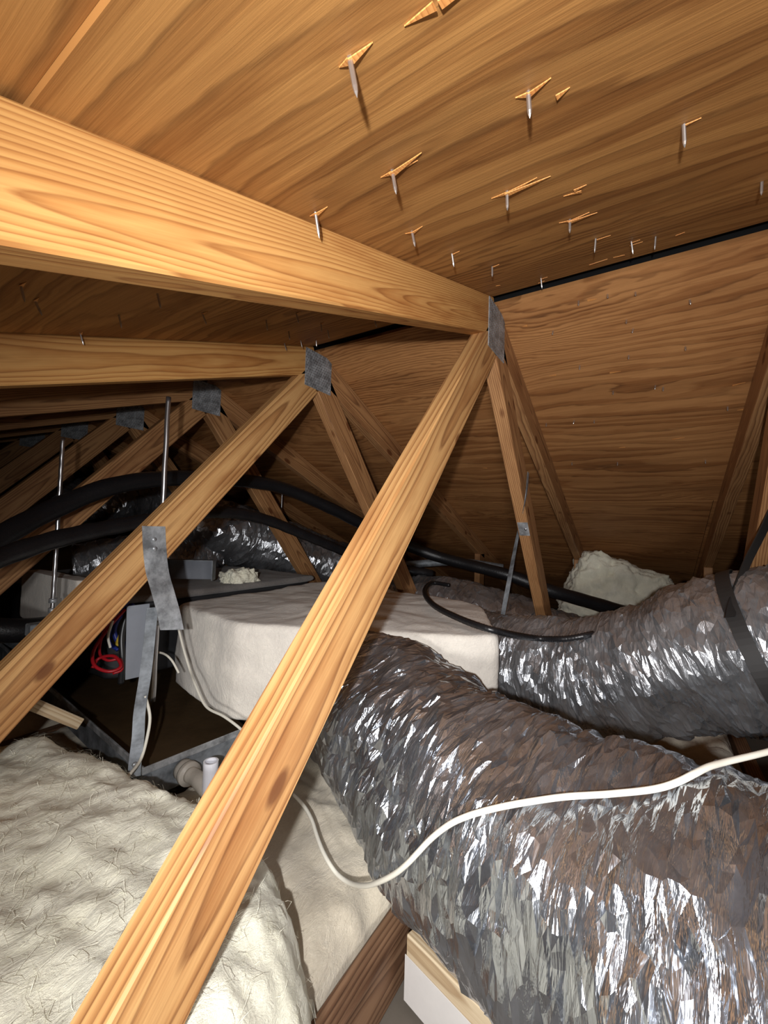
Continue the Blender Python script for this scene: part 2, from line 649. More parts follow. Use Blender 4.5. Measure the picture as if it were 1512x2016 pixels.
# roofing felt seen through the ridge slot
dn, nrm = roof_frame(-1)
fe = box('trim_1', (XR-.10, YA, ZR+.022), (XR+.10, YB, ZR+.030), M_TAR)
tag(fe, kind='structure')
gw = mesh('wall_back', [(XL-.3, YB, FLOOR), (XE+.3, YB, FLOOR), (XE+.1, YB, -.70), (XR, YB, ZR), (XL-.2, YB, -.70),
                        (XL-.3, YB+.02, FLOOR), (XE+.3, YB+.02, FLOOR), (XE+.1, YB+.02, -.70), (XR, YB+.02, ZR), (XL-.2, YB+.02, -.70)],
          [(0, 1, 2, 3, 4), (9, 8, 7, 6, 5), (0, 5, 6, 1), (1, 6, 7, 2), (2, 7, 8, 3), (3, 8, 9, 4), (4, 9, 5, 0)], M_OLD)
tag(gw, kind='structure')

# ------------------------------------------------------------------ trusses
EY = np.array([0, 1., 0])


def member(name, p0, p1, side, mat, parent, y, dep=DEPTH):
    """2x4 from p0 to p1 (x,z) lying below/right of that edge line; side=+1/-1 picks the side of the line"""
    p0, p1 = np.array(p0, float), np.array(p1, float)
    d = p1-p0
    L = np.hypot(*d)
    d /= L
    ax = np.array([d[0], 0, d[1]])
    az = np.array([d[1]*side, 0, -d[0]*side])   # into the board
    ay = np.cross(az, ax)
    org = np.array([(p0[0]+p1[0])/2, y+THK/2, (p0[1]+p1[1])/2])+az*dep/2
    return obox(name, org, ax, ay, az, (-L/2, -THK/2, -dep/2), (L/2, THK/2, dep/2), mat, parent, .0025)


def connector(x0, x1, z0, z1, y, parent):
    th = .0018
    p = box('connector_plate', (x0, y-th, z0), (x1, y, z1), M_PLATE, parent)
    v, f = [], []
    nx, nz = int((x1-x0)/.0105), int((z1-z0)/.0085)
    for i in range(nx):
        for j in range(nz):
            cx = x0+(i+.5+(.25 if j % 2 else -.25))*(x1-x0)/nx
            cz = z0+(j+.5)*(z1-z0)/nz
            b = len(v)
            a, h = .0022, .0013
            v += [(cx-a, y-th, cz-h), (cx+a, y-th, cz-h), (cx+a, y-th, cz+h), (cx-a, y-th, cz+h), (cx, y-th-.0012, cz+h*.6)]
            f += [(b, b+1, b+4), (b+1, b+2, b+4), (b+2, b+3, b+4), (b+3, b, b+4)]
    t = mesh('tooth_rows', v, f, M_ROD, p)
    t['kind'] = 'stuff'
    return p


K1, K2 = math.sqrt(1+T1*T1), math.sqrt(1+T2*T2)
BC = FLOOR+.0893      # top of the bottom chord
TR_LABEL = {
    -1: 'roof truss at right edge whose dark rafter slopes over the second foil duct',
    0: 'nearest roof truss with the big honey-coloured web crossing the whole picture',
    1: 'second roof truss, its diagonal web holding the bent galvanised hanger strap',
    2: 'third roof truss with a square metal plate behind the tall threaded rod',
    3: 'fourth roof truss, smallest clearly visible metal plate, left of the tall rod',
    4: 'dim roof truss behind the fourth one in the dark far attic',
    5: 'farthest roof truss almost lost in the dark at left',
}


def make_truss(n):
    y = Y0+n*SP
    t = empty('roof_truss', (XR, y+THK/2, FLOOR), TR_LABEL[n], 'roof truss', 'roof trusses in a row')
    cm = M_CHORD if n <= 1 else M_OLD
    # top chords meet with a plumb cut
    xl = XL+.05
    v = [(XR, ZR), (xl, ZR-T1*(XR-xl)), (xl, ZR-T1*(XR-xl)-DEPTH*K1), (XR, ZR-DEPTH*K1)]
    xe = XE-.05
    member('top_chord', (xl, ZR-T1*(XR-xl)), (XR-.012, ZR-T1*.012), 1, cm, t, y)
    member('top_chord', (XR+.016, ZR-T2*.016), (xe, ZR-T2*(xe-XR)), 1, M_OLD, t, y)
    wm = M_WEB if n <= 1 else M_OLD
    # web, camera side
    d = np.array([math.cos(WL), math.sin(WL)])
    top = np.array([XR+OL, ZR-.09])
    k = (top[1]-BC)/d[1]
    b = top-d*k
    member('web', b-d*.0, top+d*(-.004), 1, wm, t, y)
    d2 = np.array([math.cos(WR), -math.sin(WR)])
    top2 = np.array([XR+OR, ZR-.09])
    k2 = (top2[1]-BC)/-d2[1]
    member('web', top2+d2*.003, top2+d2*k2, 1, M_OLD, t, y)
    # outer verticals near the eaves
    xv = 2.70
    zt = ZR-T2*(xv-XR)-DEPTH*K2
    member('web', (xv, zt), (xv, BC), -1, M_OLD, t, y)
    member('bottom_chord', (XL-.1, BC), (XE+.1, BC), 1, M_DKW, t, y)
    connector(.992, 1.122, .462, .586, y, t)
    return t


for n in range(-1, 6):
    make_truss(n)


# ------------------------------------------------------------------ foil ducts


def foil_disp(seed, lump=.014, fold=.011, fine=.0035, fs=17., rib=.0015):
    def d(S, TH, RR):
        cx, cy = np.cos(TH), np.sin(TH)
        o1 = noise(np.stack([S*4.5+seed, cx*1.2+3, cy*1.2], -1))
        wv = noise(np.stack([S*3+seed+9, cx*1.6, cy*1.6+5], -1))
        r1 = 1-2*np.abs(noise(np.stack([S*fs+seed*3+wv*2.2, cx*1.0+7, cy*1.0], -1)))
        r2 = 1-2*np.abs(noise(np.stack([S*fs*2.3+seed*5+wv*3, cx*2.6, cy*2.6+1], -1)))
        r3 = 1-2*np.abs(noise(np.stack([S*fs*5.+seed*7+wv*4, cx*7, cy*7+2], -1)))
        return lump*o1*1.6+fold*(r1-.5)+fine*2*(r2-.5)+fine*(r3-.5)+rib*np.sin(S*2*math.pi/.055)
    return d


def foil_tube(name, pts, rad, mat, ds, dv, seed, lump=.014, fold=.012, fs=11., ac=.0055, af=.0017):
    """flexible duct jacket: jittered, flat-faced tube whose folds run round the duct"""
    rg = np.random.RandomState(int(seed*10))
    P0 = spline(pts, 200)
    Ltot = np.linalg.norm(np.diff(P0, axis=0), axis=1).sum()
    n = int(Ltot/ds)//4*4+1
    mr = float(np.mean(rad))
    m = int(2*math.pi*mr/dv)//3*3
    P = spline(pts, n)
    T, N, B = frames(P)
    rr = np.full(n, rad) if np.isscalar(rad) else np.interp(np.linspace(0, 1, n), np.linspace(0, 1, len(rad)), rad)
    L = np.linspace(0, Ltot, n)
    th = np.linspace(0, 2*math.pi, m, endpoint=False)
    S, TH = np.meshgrid(L, th, indexing='ij')
    js = rg.uniform(-.38, .38, S.shape)*ds
    js[0] = js[-1] = 0
    S = S+js
    TH = TH+rg.uniform(-.38, .38, S.shape)*2*math.pi/m
    Rr = np.repeat(rr[:, None], m, 1)+foil_disp(seed, lump, fold, 0., fs, .001)(S, TH, None)
    nc, mc = (n-1)//4+1, m//3
    Cr = rg.normal(size=(nc, mc))
    gi, gj = np.arange(n)/4., np.arange(m)/3.
    i0 = np.minimum(gi.astype(int), nc-2)
    fi = (gi-i0)[:, None]
    j0 = gj.astype(int)
    fj = (gj-j0)[None, :]
    j1 = (j0+1) % mc
    Cu = (Cr[i0][:, j0]*(1-fi)+Cr[i0+1][:, j0]*fi)*(1-fj)+(Cr[i0][:, j1]*(1-fi)+Cr[i0+1][:, j1]*fi)*fj
    Rr = Rr+ac*Cu+af*rg.normal(size=S.shape)
    ip = lambda A: np.stack([np.interp(S.ravel(), L, A[:, k]) for k in range(3)], 1).reshape(n, m, 3)
    V = ip(P)+(-ip(N)*np.cos(TH)[..., None]+ip(B)*np.sin(TH)[..., None])*Rr[..., None]
    f, uvl = [], []
    flip = rg.rand(n, m) < .5
    U, W = S, TH*mr
    for i in range(n-1):
        for j in range(m):
            j2 = (j+1) % m
            wr = 2*math.pi*mr if j2 == 0 else 0.
            a_, b_, c_, d_ = i*m+j, (i+1)*m+j, (i+1)*m+j2, i*m+j2
            ua, ub = (U[i, j], W[i, j]), (U[i+1, j], W[i+1, j])
            uc, ud = (U[i+1, j2], W[i+1, j2]+wr), (U[i, j2], W[i, j2]+wr)
            if flip[i, j]:
                f += [(a_, b_, c_), (a_, c_, d_)]
                uvl += [ua, ub, uc, ua, uc, ud]
            else:
                f += [(a_, b_, d_), (b_, c_, d_)]
                uvl += [ua, ub, ud, ub, uc, ud]
    f += [list(range(m)), [(n-1)*m+j for j in range(m)][::-1]]
    uvl += [(0, 0)]*(2*m)
    return mesh(name, V.reshape(-1, 3), f, mat, None, smooth=False, uv=('loop', uvl))


def bvh_of(*objs):
    from mathutils.bvhtree import BVHTree
    vs, fs = [], []
    for o in objs:
        b = len(vs)
        M = o.matrix_basis
        vs += [M @ v.co for v in o.data.vertices]
        fs += [[i+b for i in p.vertices] for p in o.data.polygons]
    return BVHTree.FromPolygons(vs, fs)


ductA = foil_tube('flexible_duct', [(.982, .722, -.439), (.86, .525, -.438), (.744, .326, -.454), (.65, .123, -.462), (.589, -.1, -.450), (.55, -.323, -.445), (.56, -.6, -.45), (.62, -.9, -.45), (.7, -1.2, -.45)],
             [.176, .178, .175, .176, .192, .193, .192, .19, .19], M_FOIL, .0055, .018, 1.7, .014, .013, 11., .0052, .0014)
tag(ductA, 'shiny crumpled silver foil duct bulging across the lower right foreground', 'duct', 'flexible foil ducts')
ductB = foil_tube('flexible_duct', [(1.42, .52, -.432), (1.431, .448, -.434), (1.403, .284, -.424), (1.371, .127, -.406), (1.325, -.015, -.341), (1.293, -.141, -.275), (1.272, -.26, -.242), (1.257, -.384, -.238), (1.22, -.7, -.29), (1.2, -1.2, -.36)],
             [.155, .155, .156, .158, .18, .192, .186, .198, .19, .18], M_FOILB, .006, .020, 5.1, .012, .011, 14., .0046, .0013)
tag(ductB, 'dusty silver duct arching from the plenum to the right, pinched by a black strap', 'duct', 'flexible foil ducts')
ductC = foil_tube('flexible_duct', [at(760, 1190, 2.2), at(900, 1205, 2.06), at(1000, 1235, 1.98), at(1120, 1280, 1.93), at(1260, 1310, 1.9), at(1400, 1330, 1.9)],
             [.15, .155, .16, .16, .16, .16], M_FOILB, .012, .024, 8.3, .01, .009, 18., .0042, .0015)
tag(ductC, 'dull foil duct lying behind the plenum below the thick black pipe', 'duct', 'flexible foil ducts')
ductD = foil_tube('flexible_duct', [at(-120, 1085, 2.2), at(20, 1040, 2.3), at(130, 1010, 2.45), at(240, 985, 2.7), at(330, 975, 3.1)], .17, M_FOILC, .014, .024, 11.9, .012, .012, 18., .005, .002)
tag(ductD, 'glinting foil duct in the dark at far left behind the fourth truss web', 'duct', 'flexible foil ducts')
ductE = foil_tube('flexible_duct', [at(330, 1010, 2.25), at(420, 1040, 2.35), at(500, 1065, 2.5), at(590, 1095, 2.6), at(700, 1130, 2.7)], [.15, .17, .18, .17, .16], M_FOILC, .014, .024, 14.2, .012, .012, 18., .005, .002)
tag(ductE, 'glinting foil duct behind the two black hoses in the dark centre', 'duct', 'flexible foil ducts')
ductF = foil_tube('flexible_duct', [at(150, 1120, 1.9), at(250, 1105, 2.0), at(330, 1100, 2.15), at(420, 1095, 2.35)], [.11, .12, .12, .11], M_FOILC, .012, .022, 16.2, .01, .01, 20., .004, .002)
tag(ductF, 'small foil duct glinting just above the air handler behind the strap web', 'duct', 'flexible foil ducts')

# ------------------------------------------------------------------ wrapped plenum and air handler


def loft_poly(name, poly, z0, z1, rnd, mat, amp, parent=None, n=260, nz=26, lean=0., sag=None):
    P = np.asarray(poly, float)
    for _ in range(3):                                   # Chaikin rounding of the corners
        Q = np.roll(P, -1, 0)
        P = np.stack([.95*P+.05*Q, .05*P+.95*Q], 1).reshape(-1, 2) if _ == 0 else np.stack([.75*P+.25*Q, .25*P+.75*Q], 1).reshape(-1, 2)
    Q = np.vstack([P, P[:1]])
    L = np.concatenate([[0], np.cumsum(np.linalg.norm(np.diff(Q, axis=0), axis=1))])
    t = np.linspace(0, L[-1], n, endpoint=False)
    P = np.stack([np.interp(t, L, Q[:, k]) for k in range(2)], 1)
    c = P.mean(0)
    rings = [(.0, z0), (.5, z0), (.93, z0), (.985, z0+.004)]
    for k in range(nz):
        rings.append((1., z0+.012+(z1-z0-.012-rnd)*k/(nz-1)))
    for k in range(1, 5):
        a = k/4*math.pi/2
        rings.append((1-rnd*1.6*(1-math.cos(a)), z1-rnd+rnd*math.sin(a)))
    for k in range(1, 24):
        rings.append(((1-rnd*1.6)*(1-k/23.), z1))
    V = []
    for s, z in rings:
        xy = c+(P-c)*s
        V.append(np.column_stack([xy, np.full(n, z)]))
    V = np.array(V)
    nz3 = fbm(V.reshape(-1, 3)*np.array([6, 6, 9.])+3.3, 4).reshape(V.shape[:2])
    nz4 = 1-2*np.abs(noise(V.reshape(-1, 3)*np.array([13, 13, 5.])+8.8)).reshape(V.shape[:2])
    out = np.zeros_like(V)
    rad = V[..., :2]-c
    rad /= np.maximum(np.linalg.norm(rad, axis=-1), 1e-6)[..., None]
    wgt = np.array([min(1, max(0, (s-.5)*4)) for s, z in rings])[:, None]
    out[..., :2] = rad*(amp*nz3+amp*.35*nz4)[..., None]*wgt[..., None]
    topw = np.array([1. if z > z1-rnd*.8 else 0. for s, z in rings])[:, None]
    out[..., 2] = amp*.8*nz3*topw
    if sag is not None:
        out[..., 2] += sag(V[..., 0], V[..., 1], V[..., 2])
    V = V+out
    if lean:
        V[..., :2] -= rad*((V[..., 2:3]-z1)/(z0-z1)*lean)*wgt[..., None]
    f = []
    m = len(rings)
    for i in range(m-1):
        for j in range(n):
            f.append((i*n+j, i*n+(j+1) % n, (i+1)*n+(j+1) % n, (i+1)*n+j))
    o = mesh(name, V.reshape(-1, 3), f, mat, parent, smooth=True)
    fix_normals(o)
    return o


plen = empty('duct_plenum', (1.2, .8, -.55), 'pale insulation-wrapped box plenum behind the honey-coloured web', 'plenum')
loft_poly('wrapped_body', [(.80, 1.30), (.745, .93), (1.055, .31), (1.50, .52), (1.60, 1.05), (1.58, 1.34)], -.52, -.262, .02, M_WRAP, .012, plen)
ahu = empty('air_handler', (1.1, 1.9, -.55), 'dark air handler cabinet hung behind the second truss web, wiring exposed', 'air handler')
loft_poly('cabinet', [(.66, 1.42), (.66, 2.3), (1.55, 2.35), (1.56, 1.38), (.82, 1.38)], -.50, -.262, .01, M_DARK, .003, ahu)
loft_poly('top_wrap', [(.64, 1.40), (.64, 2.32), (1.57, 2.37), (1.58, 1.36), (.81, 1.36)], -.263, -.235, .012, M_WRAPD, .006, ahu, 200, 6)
loft_poly('wrap_panel', [(.60, 1.50), (.60, 1.95), (.652, 1.95), (.652, 1.50)], -.36, -.19, .01, M_WRAP, .006, ahu, 120, 14)

# ------------------------------------------------------------------ drain pan
ra = -.105
pu = np.array([math.cos(ra), math.sin(ra), 0])
pv = np.array([-math.sin(ra), math.cos(ra), 0])
pz = np.array([0, 0, 1.])
PF = np.array([.517, .921, -.529])
PW, PL, PH = .96, 1.45, .072
pan = empty('drain_pan', PF-pz*PH, 'grey galvanised drain pan with brown residue under the air handler', 'drain pan')


def panbox(name, lo, hi, mat, bev=0.):
    return obox(name, PF-pz*PH, pu, pv, pz, lo, hi, mat, pan, bev)


panbox('pan_floor', (0, 0, 0), (PW, PL, .002), M_RUST)
panbox('pan_side', (-.002, -.002, 0), (PW, 0, PH), M_GALVD)
panbox('pan_side', (-.002, 0, 0), (0, PL, PH), M_GALVD)
panbox('pan_side', (PW, 0, 0), (PW+.002, PL, PH), M_GALVD)
panbox('pan_side', (-.002, PL, 0), (PW, PL+.002, PH), M_GALVD)
panbox('rim_fold', (-.006, -.006, PH-.014), (PW, -.0021, PH+.0015), M_GALV, .001)
panbox('rim_fold', (-.006, -.002, PH-.014), (-.0021, PL, PH+.0015), M_GALV, .001)
panbox('corner_tab', (-.010, -.009, -.02), (.012, -.0062, PH-.016), M_GALVD, .0005)
panbox('corner_tab', (-.009, .02, -.02), (-.0062, .05, PH-.016), M_GALVD, .0005)

# drain fitting
dr = empty('drain_fitting', PF+pu*.10-pv*.03-pz*.05, 'white plastic drain elbow with open riser at the pan wall', 'pipe fitting')
d0 = PF+pu*.082-pz*.036
e0 = at(414, 1530, .90)
tube('coupling', [d0-pv*.006, d0-pv*.034], .0225, M_PVCD, dr, n=4, m=24)
tube('coupling_ring', [d0-pv*.028, d0-pv*.040], .0255, M_PVCD, dr, n=4, m=24)
tube('pipe_arm', [d0-pv*.036, d0-pv*.055-pz*.002+pu*.004, .5*(d0-pv*.05)+.5*e0-pz*.012, e0-pz*.034], .0165, M_PVCD, dr, n=14, m=20)


def pipe_open(name, p, top, r0, r1, h, mat, parent, m=28):
    th = np.linspace(0, 2*math.pi, m, endpoint=False)
    prof = [(r0, -h), (r0, 0), (r1, 0), (r1, -h)]
    v = [(p[0]+r*math.cos(a), p[1]+r*math.sin(a), top+z) for r, z in prof for a in th]
    f = [(k*m+j, k*m+(j+1) % m, ((k+1) % 4)*m+(j+1) % m, ((k+1) % 4)*m+j) for k in range(4) for j in range(m)]
    o = mesh(name, v, f, mat, parent, smooth=False)
    fix_normals(o)
    return o


pipe_open('riser', e0, e0[2]+.034, .0155, .0122, .085, M_PVC, dr)

# ------------------------------------------------------------------ glass wool


def batt(name, poly, ztop, zbot, edge, mat, amp=.02, cell=.010, scale=7., seed=0., slope=(0, 0)):
    P = np.asarray(poly, float)
    lo, hi = P.min(0)-.02, P.max(0)+.02
    nx, ny = int((hi[0]-lo[0])/cell)+2, int((hi[1]-lo[1])/cell)+2
    X, Y = np.meshgrid(lo[0]+np.arange(nx)*cell, lo[1]+np.arange(ny)*cell, indexing='ij')
    jit = fbm(np.stack([X*14, Y*14, np.full_like(X, seed)], -1), 4, .6)
    d = np.full(X.shape, 1e9)
    ins = np.zeros(X.shape, bool)
    for i in range(len(P)):
        a, b = P[i], P[(i+1) % len(P)]
        e = b-a
        t = np.clip(((X-a[0])*e[0]+(Y-a[1])*e[1])/np.dot(e, e), 0, 1)
        d = np.minimum(d, np.hypot(X-a[0]-t*e[0], Y-a[1]-t*e[1]))
        cr = ((a[1] > Y) != (b[1] > Y))
        with np.errstate(divide='ignore', invalid='ignore'):
            xi = (b[0]-a[0])*(Y-a[1])/(b[1]-a[1])+a[0]
        ins ^= cr & (X < xi)
    d = np.where(ins, d, -d)+jit*.02
    q = np.clip(d/edge, 0, 1)
    prof = np.sqrt(1-(1-q)**2)
    n1 = fbm(np.stack([X*scale, Y*scale*1.0, np.full_like(X, seed+4)], -1), 5, .55)
    n2 = 1-2*np.abs(noise(np.stack([X*scale*2.1, Y*scale*.9, np.full_like(X, seed+8)], -1)))
    n3 = fbm(np.stack([X*55, Y*40, np.full_like(X, seed+2)], -1), 3, .6)
    c = P.mean(0)
    H = ztop-zbot+slope[0]*(X-c[0])+slope[1]*(Y-c[1])
    Zt = zbot+prof*(H+amp*1.3*n1+amp*.5*n2+amp*.16*n3)
    Zt = np.maximum(Zt, zbot+.001)
    keep = d > 0
    idx = -np.ones(X.shape, int)
    cellok = keep[:-1, :-1] | keep[1:, :-1] | keep[:-1, 1:] | keep[1:, 1:]
    used = np.zeros(X.shape, bool)
    used[:-1, :-1] |= cellok
    used[1:, :-1] |= cellok
    used[:-1, 1:] |= cellok
    used[1:, 1:] |= cellok
    idx[used] = np.arange(used.sum())
    V = np.column_stack([X[used], Y[used], Zt[used]])
    nt = len(V)
    V = np.vstack([V, np.column_stack([X[used], Y[used], np.full(nt, zbot)])])
    ii, jj = np.nonzero(cellok)
    a, b, c2, e2 = idx[ii, jj], idx[ii+1, jj], idx[ii+1, jj+1], idx[ii, jj+1]
    F = np.column_stack([a, b, c2, e2]).tolist()
    F += np.column_stack([e2+nt, c2+nt, b+nt, a+nt]).tolist()
    return mesh(name, V, F, mat, None, smooth=True)


def zpoly(pix, z):
    return [tuple(atZ(px, py, z)[:2]) for px, py in pix]


b1 = batt('insulation_batt', [(.16, 1.22), (.44, 1.20), (.495, 1.0), (.50, .895), (.515, .80), (.535, .60), (.50, .47), (.455, .375), (.36, .30), (.10, .22), (-.55, .22), (-.85, .9), (-.30, 1.05)],
          -.462, -.70, .10, M_BATT, .018, .0075, 6.5, 2., slope=(-.05, 0))
tag(b1, 'thick fluffy cream glass wool batt filling the lower left corner', 'insulation', 'glass wool batts')


def fuzz(o, n, lmin, lmax, seed, mat, wid=.00035):
    """loose glass fibres lying on a batt: one countless part"""
    rg = np.random.RandomState(seed)
    me = o.data
    me.calc_loop_triangles()
    co = np.zeros(len(me.vertices)*3)
    me.vertices.foreach_get('co', co)
    co = co.reshape(-1, 3)
    no = np.zeros(len(me.polygons)*3)
    me.polygons.foreach_get('normal', no)
    no = no.reshape(-1, 3)
    ce = np.array([p.center[:] for p in me.polygons])
    ok = np.nonzero(no[:, 2] > .05)[0]
    pick = rg.choice(ok, n)
    V, F = [], []
    for i in pick:
        c, nr = ce[i], no[i]
        t = rg.normal(size=3)
        t -= t.dot(nr)*nr
        t /= np.linalg.norm(t)
        sd2 = np.cross(nr, t)
        L = rg.uniform(lmin, lmax)
        bow = rg.normal()*.25*L
        lift = abs(rg.normal())*.0028+.0006
        q = [c-t*L/2+nr*.0002, c-t*L*.16+sd2*bow*.8+nr*lift, c+t*L*.2+sd2*bow+nr*lift*1.2, c+t*L/2+nr*lift*rg.uniform(-.2, 2.5)]
        b = len(V)
        for k, p_ in enumerate(q):
            ww = wid*(.4 if k in (0, 3) else 1.)
            V += [p_-sd2*ww, p_+sd2*ww]
        F += [(b, b+1, b+3, b+2), (b+2, b+3, b+5, b+4), (b+4, b+5, b+7, b+6)]
    x = mesh('loose_fibres', np.array(V)+np.array(o.location), F, mat, o)
    x['kind'] = 'stuff'
    return x


def wool_block(name, c, ax, ay, half, mat, amp=.02, seed=0., n=40, p=5.):
    az = np.cross(ax, ay)
    V, F = [], []
    g = np.linspace(-1, 1, n)
    for a in range(3):
        for s in (-1, 1):
            A, B = np.meshgrid(g, g, indexing='ij')
            q = [None]*3
            q[a] = np.full(A.shape, float(s))
            q[(a+1) % 3] = A
            q[(a+2) % 3] = B*s
            Q = np.stack(q, -1).reshape(-1, 3)
            b = sum(len(x) for x in V)
            V.append(Q)
            for i in range(n-1):
                for j in range(n-1):
                    F.append((b+i*n+j, b+(i+1)*n+j, b+(i+1)*n+j+1, b+i*n+j+1))
    Q = np.vstack(V)
    Q = Q/((np.abs(Q)**p).sum(1)**(1/p))[:, None]
    W = np.array(c)+Q[:, :1]*half[0]*ax+Q[:, 1:2]*half[1]*ay+Q[:, 2:]*half[2]*az
    dirn = Q[:, :1]*ax+Q[:, 1:2]*ay+Q[:, 2:]*az
    W = W+dirn*(amp*fbm(W*16+seed, 5, .6))[:, None]
    o = mesh(name, W, F, mat, None, smooth=True)
    import bmesh
    bm = bmesh.new()
    bm.from_mesh(o.data)
    bmesh.ops.remove_doubles(bm, verts=bm.verts, dist=1e-5)
    bmesh.ops.recalc_face_normals(bm, faces=bm.faces)
    bm.to_mesh(o.data)
    bm.free()
    return o


fuzz(b1, 5000, .012, .045, 3, M_BATT)
for k, (ya, yb, x0, x1, zt, lab) in enumerate([
        (Y0+THK, Y0+SP, .40, 3.6, -.622, 'dusty tan batt lying flat below the drain elbow and foil duct'),
        (Y0-SP+THK, Y0, .95, 3.6, -.60, 'dusty batt strip on the attic floor under the two foil ducts'),
        (Y0+SP+THK, Y0+2*SP, -2.1, 3.6, -.64, 'grey batt under the far end of the drain pan'),
        (Y0+2*SP+THK, Y0+3*SP, -2.1, 3.6, -.64, 'dark batt between the third and fourth trusses')]):
    o = batt('insulation_batt', [(x0, ya+.004), (x1, ya+.004), (x1, yb-.004), (x0, yb-.004)], zt, FLOOR+.002, .06, M_BATT2, .02, .014, 8., 11.+k)
    tag(o, lab, 'insulation', 'glass wool batts')

cR = at(1205, 1130, 2.38)
wb = wool_block('insulation_batt', cR+np.array([.05, 0, -.16]), np.array([.28, -.90, -.33])/np.linalg.norm([.28, -.90, -.33]), np.array([.95, .30, 0])/np.hypot(.3, .95), (.25, .12, .23), M_BATT, .03, 3., p=7.)
tag(wb, 'pale folded batt propped against the far roof slope behind the arching duct', 'insulation', 'glass wool batts')
wp = wool_block('insulation_scrap', at(470, 1137, 1.75), np.array([1., 0, 0]), np.array([0, 1., 0]), (.085, .065, .034), M_BATT, .028, 9., p=2.4)
tag(wp, 'small torn white wool tuft on top of the air handler', 'insulation')

# ------------------------------------------------------------------ hoses, pipes, cables


def conduit_disp(pitch, a):
    return lambda S, TH, RR: a*np.sin(S*2*math.pi/pitch+TH*0)


h1 = tube('refrigerant_hose', [atY(-90, 1125, 1.28), atY(0, 1058, 1.33), atY(110, 1000, 1.38), atY(230, 955, 1.4), atY(350, 941, 1.42), atY(470, 945, 1.42), atY(560, 962, 1.4), atY(650, 1000, 1.33), atY(740, 1045, 1.22), at(850, 1092, 2.30), at(1000, 1132, 2.12), at(1075, 1160, 2.06), at(1160, 1185, 2.05), at(1260, 1215, 2.05)],
          [.027, .027, .028, .03, .03, .034], M_BLK, n=240, m=18, disp=conduit_disp(.012, .0006))
tag(h1, 'upper black insulated refrigerant hose arching behind the strap web', 'hose', 'black refrigerant hoses')
h2 = tube('refrigerant_hose', [atY(-90, 1135, 1.12), atY(0, 1098, 1.16), atY(110, 1062, 1.2), atY(230, 1036, 1.25), atY(330, 1020, 1.28), atY(430, 1008, 1.3), atY(520, 1022, 1.32), atY(620, 1062, 1.28), atY(730, 1105, 1.18), at(850, 1130, 2.2)],
          .0215, M_BLK, n=220, m=18, disp=conduit_disp(.010, .0008))
tag(h2, 'lower black ribbed hose curving beneath the upper one', 'hose', 'black refrigerant hoses')
h3 = tube('corrugated_conduit', [atZ(885, 1152, -.235), atZ(850, 1148, -.235), atZ(836, 1164, -.235), atZ(852, 1190, -.238), atZ(905, 1218, -.24), atZ(975, 1242, -.245), at(1050, 1256, 1.20), at(1110, 1258, 1.15), at(1160, 1250, 1.13), at(1190, 1243, 1.20)],
          .0085, M_BLKC, n=420, m=12, disp=conduit_disp(.006, .0008))
tag(h3, 'thin black corrugated cable looping over the plenum corner', 'cable')
h4 = tube('drain_pipe', [at(-60, 1240, 1.15), at(60, 1240, 1.25), at(160, 1222, 1.4)], .035, M_BLK, n=30, m=18)
tag(h4, 'short fat black pipe end at left edge below the lower hose', 'pipe')
g1 = tube('metal_conduit', [at(800, 1112, 2.5), at(900, 1106, 2.45), at(990, 1118, 2.4)], .022, M_GALVD, n=20, m=14)
tag(g1, 'dull grey metal conduit behind the plenum under the black pipe', 'conduit')

# black duct strap at right
sp = [at(1530, 985, 1.02), at(1500, 1050, 1.0), at(1470, 1110, .97), at(1446, 1175, .90), at(1437, 1215, .855)]
st = empty('duct_strap', sp[-1], 'black webbing strap hanging at right and cinching the arching duct', 'strap')
ribbon('strap_tail', sp, [R_*.9+_f*.3]*5, .030, .003, M_STRAP, st)
Pb = spline([(1.325, -.015, -.341), (1.293, -.141, -.275), (1.272, -.26, -.242)], 41)
cb = np.array([1.277, -.222, -.252])
tb = (Pb[22]-Pb[18])/np.linalg.norm(Pb[22]-Pb[18])
nb = np.array([0, 0, 1.])-tb[2]*tb
nb /= np.linalg.norm(nb)
bb = np.cross(tb, nb)
lp = [cb+(.190)*(nb*math.cos(a)+bb*math.sin(a)) for a in np.linspace(-1.9, 1.9, 13)]
ribbon('strap_loop', lp, [tb]*13, .028, .003, M_STRAP, st, 60)

# thin sheet-metal strap from right web down to the plenum
hs = empty('hanger_strap', at(990, 1215, 1.42), 'long thin metal hanger strap nailed to the near right web', 'strap', 'metal hanger straps')
q0 = atY(1040, 930, Y0-.004)
q1 = atY(1034, 985, Y0-.010)
ribbon('strap_band', [q0, q1, at(1018, 1060, 1.52), at(1003, 1140, 1.46), at(990, 1210, 1.42)], [np.array([1., 0, -.2]), np.array([1., 0, 0]), np.array([.5, .9, 0]), np.array([.1, 1, 0]), np.array([.3, 1, 0])], .016, .0012, M_GALVD, hs)

# its nailed tab on the narrow face of the web
wd2 = np.array([math.cos(WR), 0, -math.sin(WR)])
tb0 = np.array([XR+OR, Y0+.010, ZR-.09])+wd2*.585+np.array([-math.sin(WR), 0, -math.cos(WR)])*(DEPTH+.0012)
obox('nail_tab', tb0, wd2, EY, np.cross(wd2, EY), (-.028, -.010, -.001), (.028, .024, .001), M_GALV, hs)
tube('nail_head', [tb0, tb0+np.array([-math.sin(WR), 0, -math.cos(WR)])*.003], .004, M_ROD, hs, n=3, m=10)
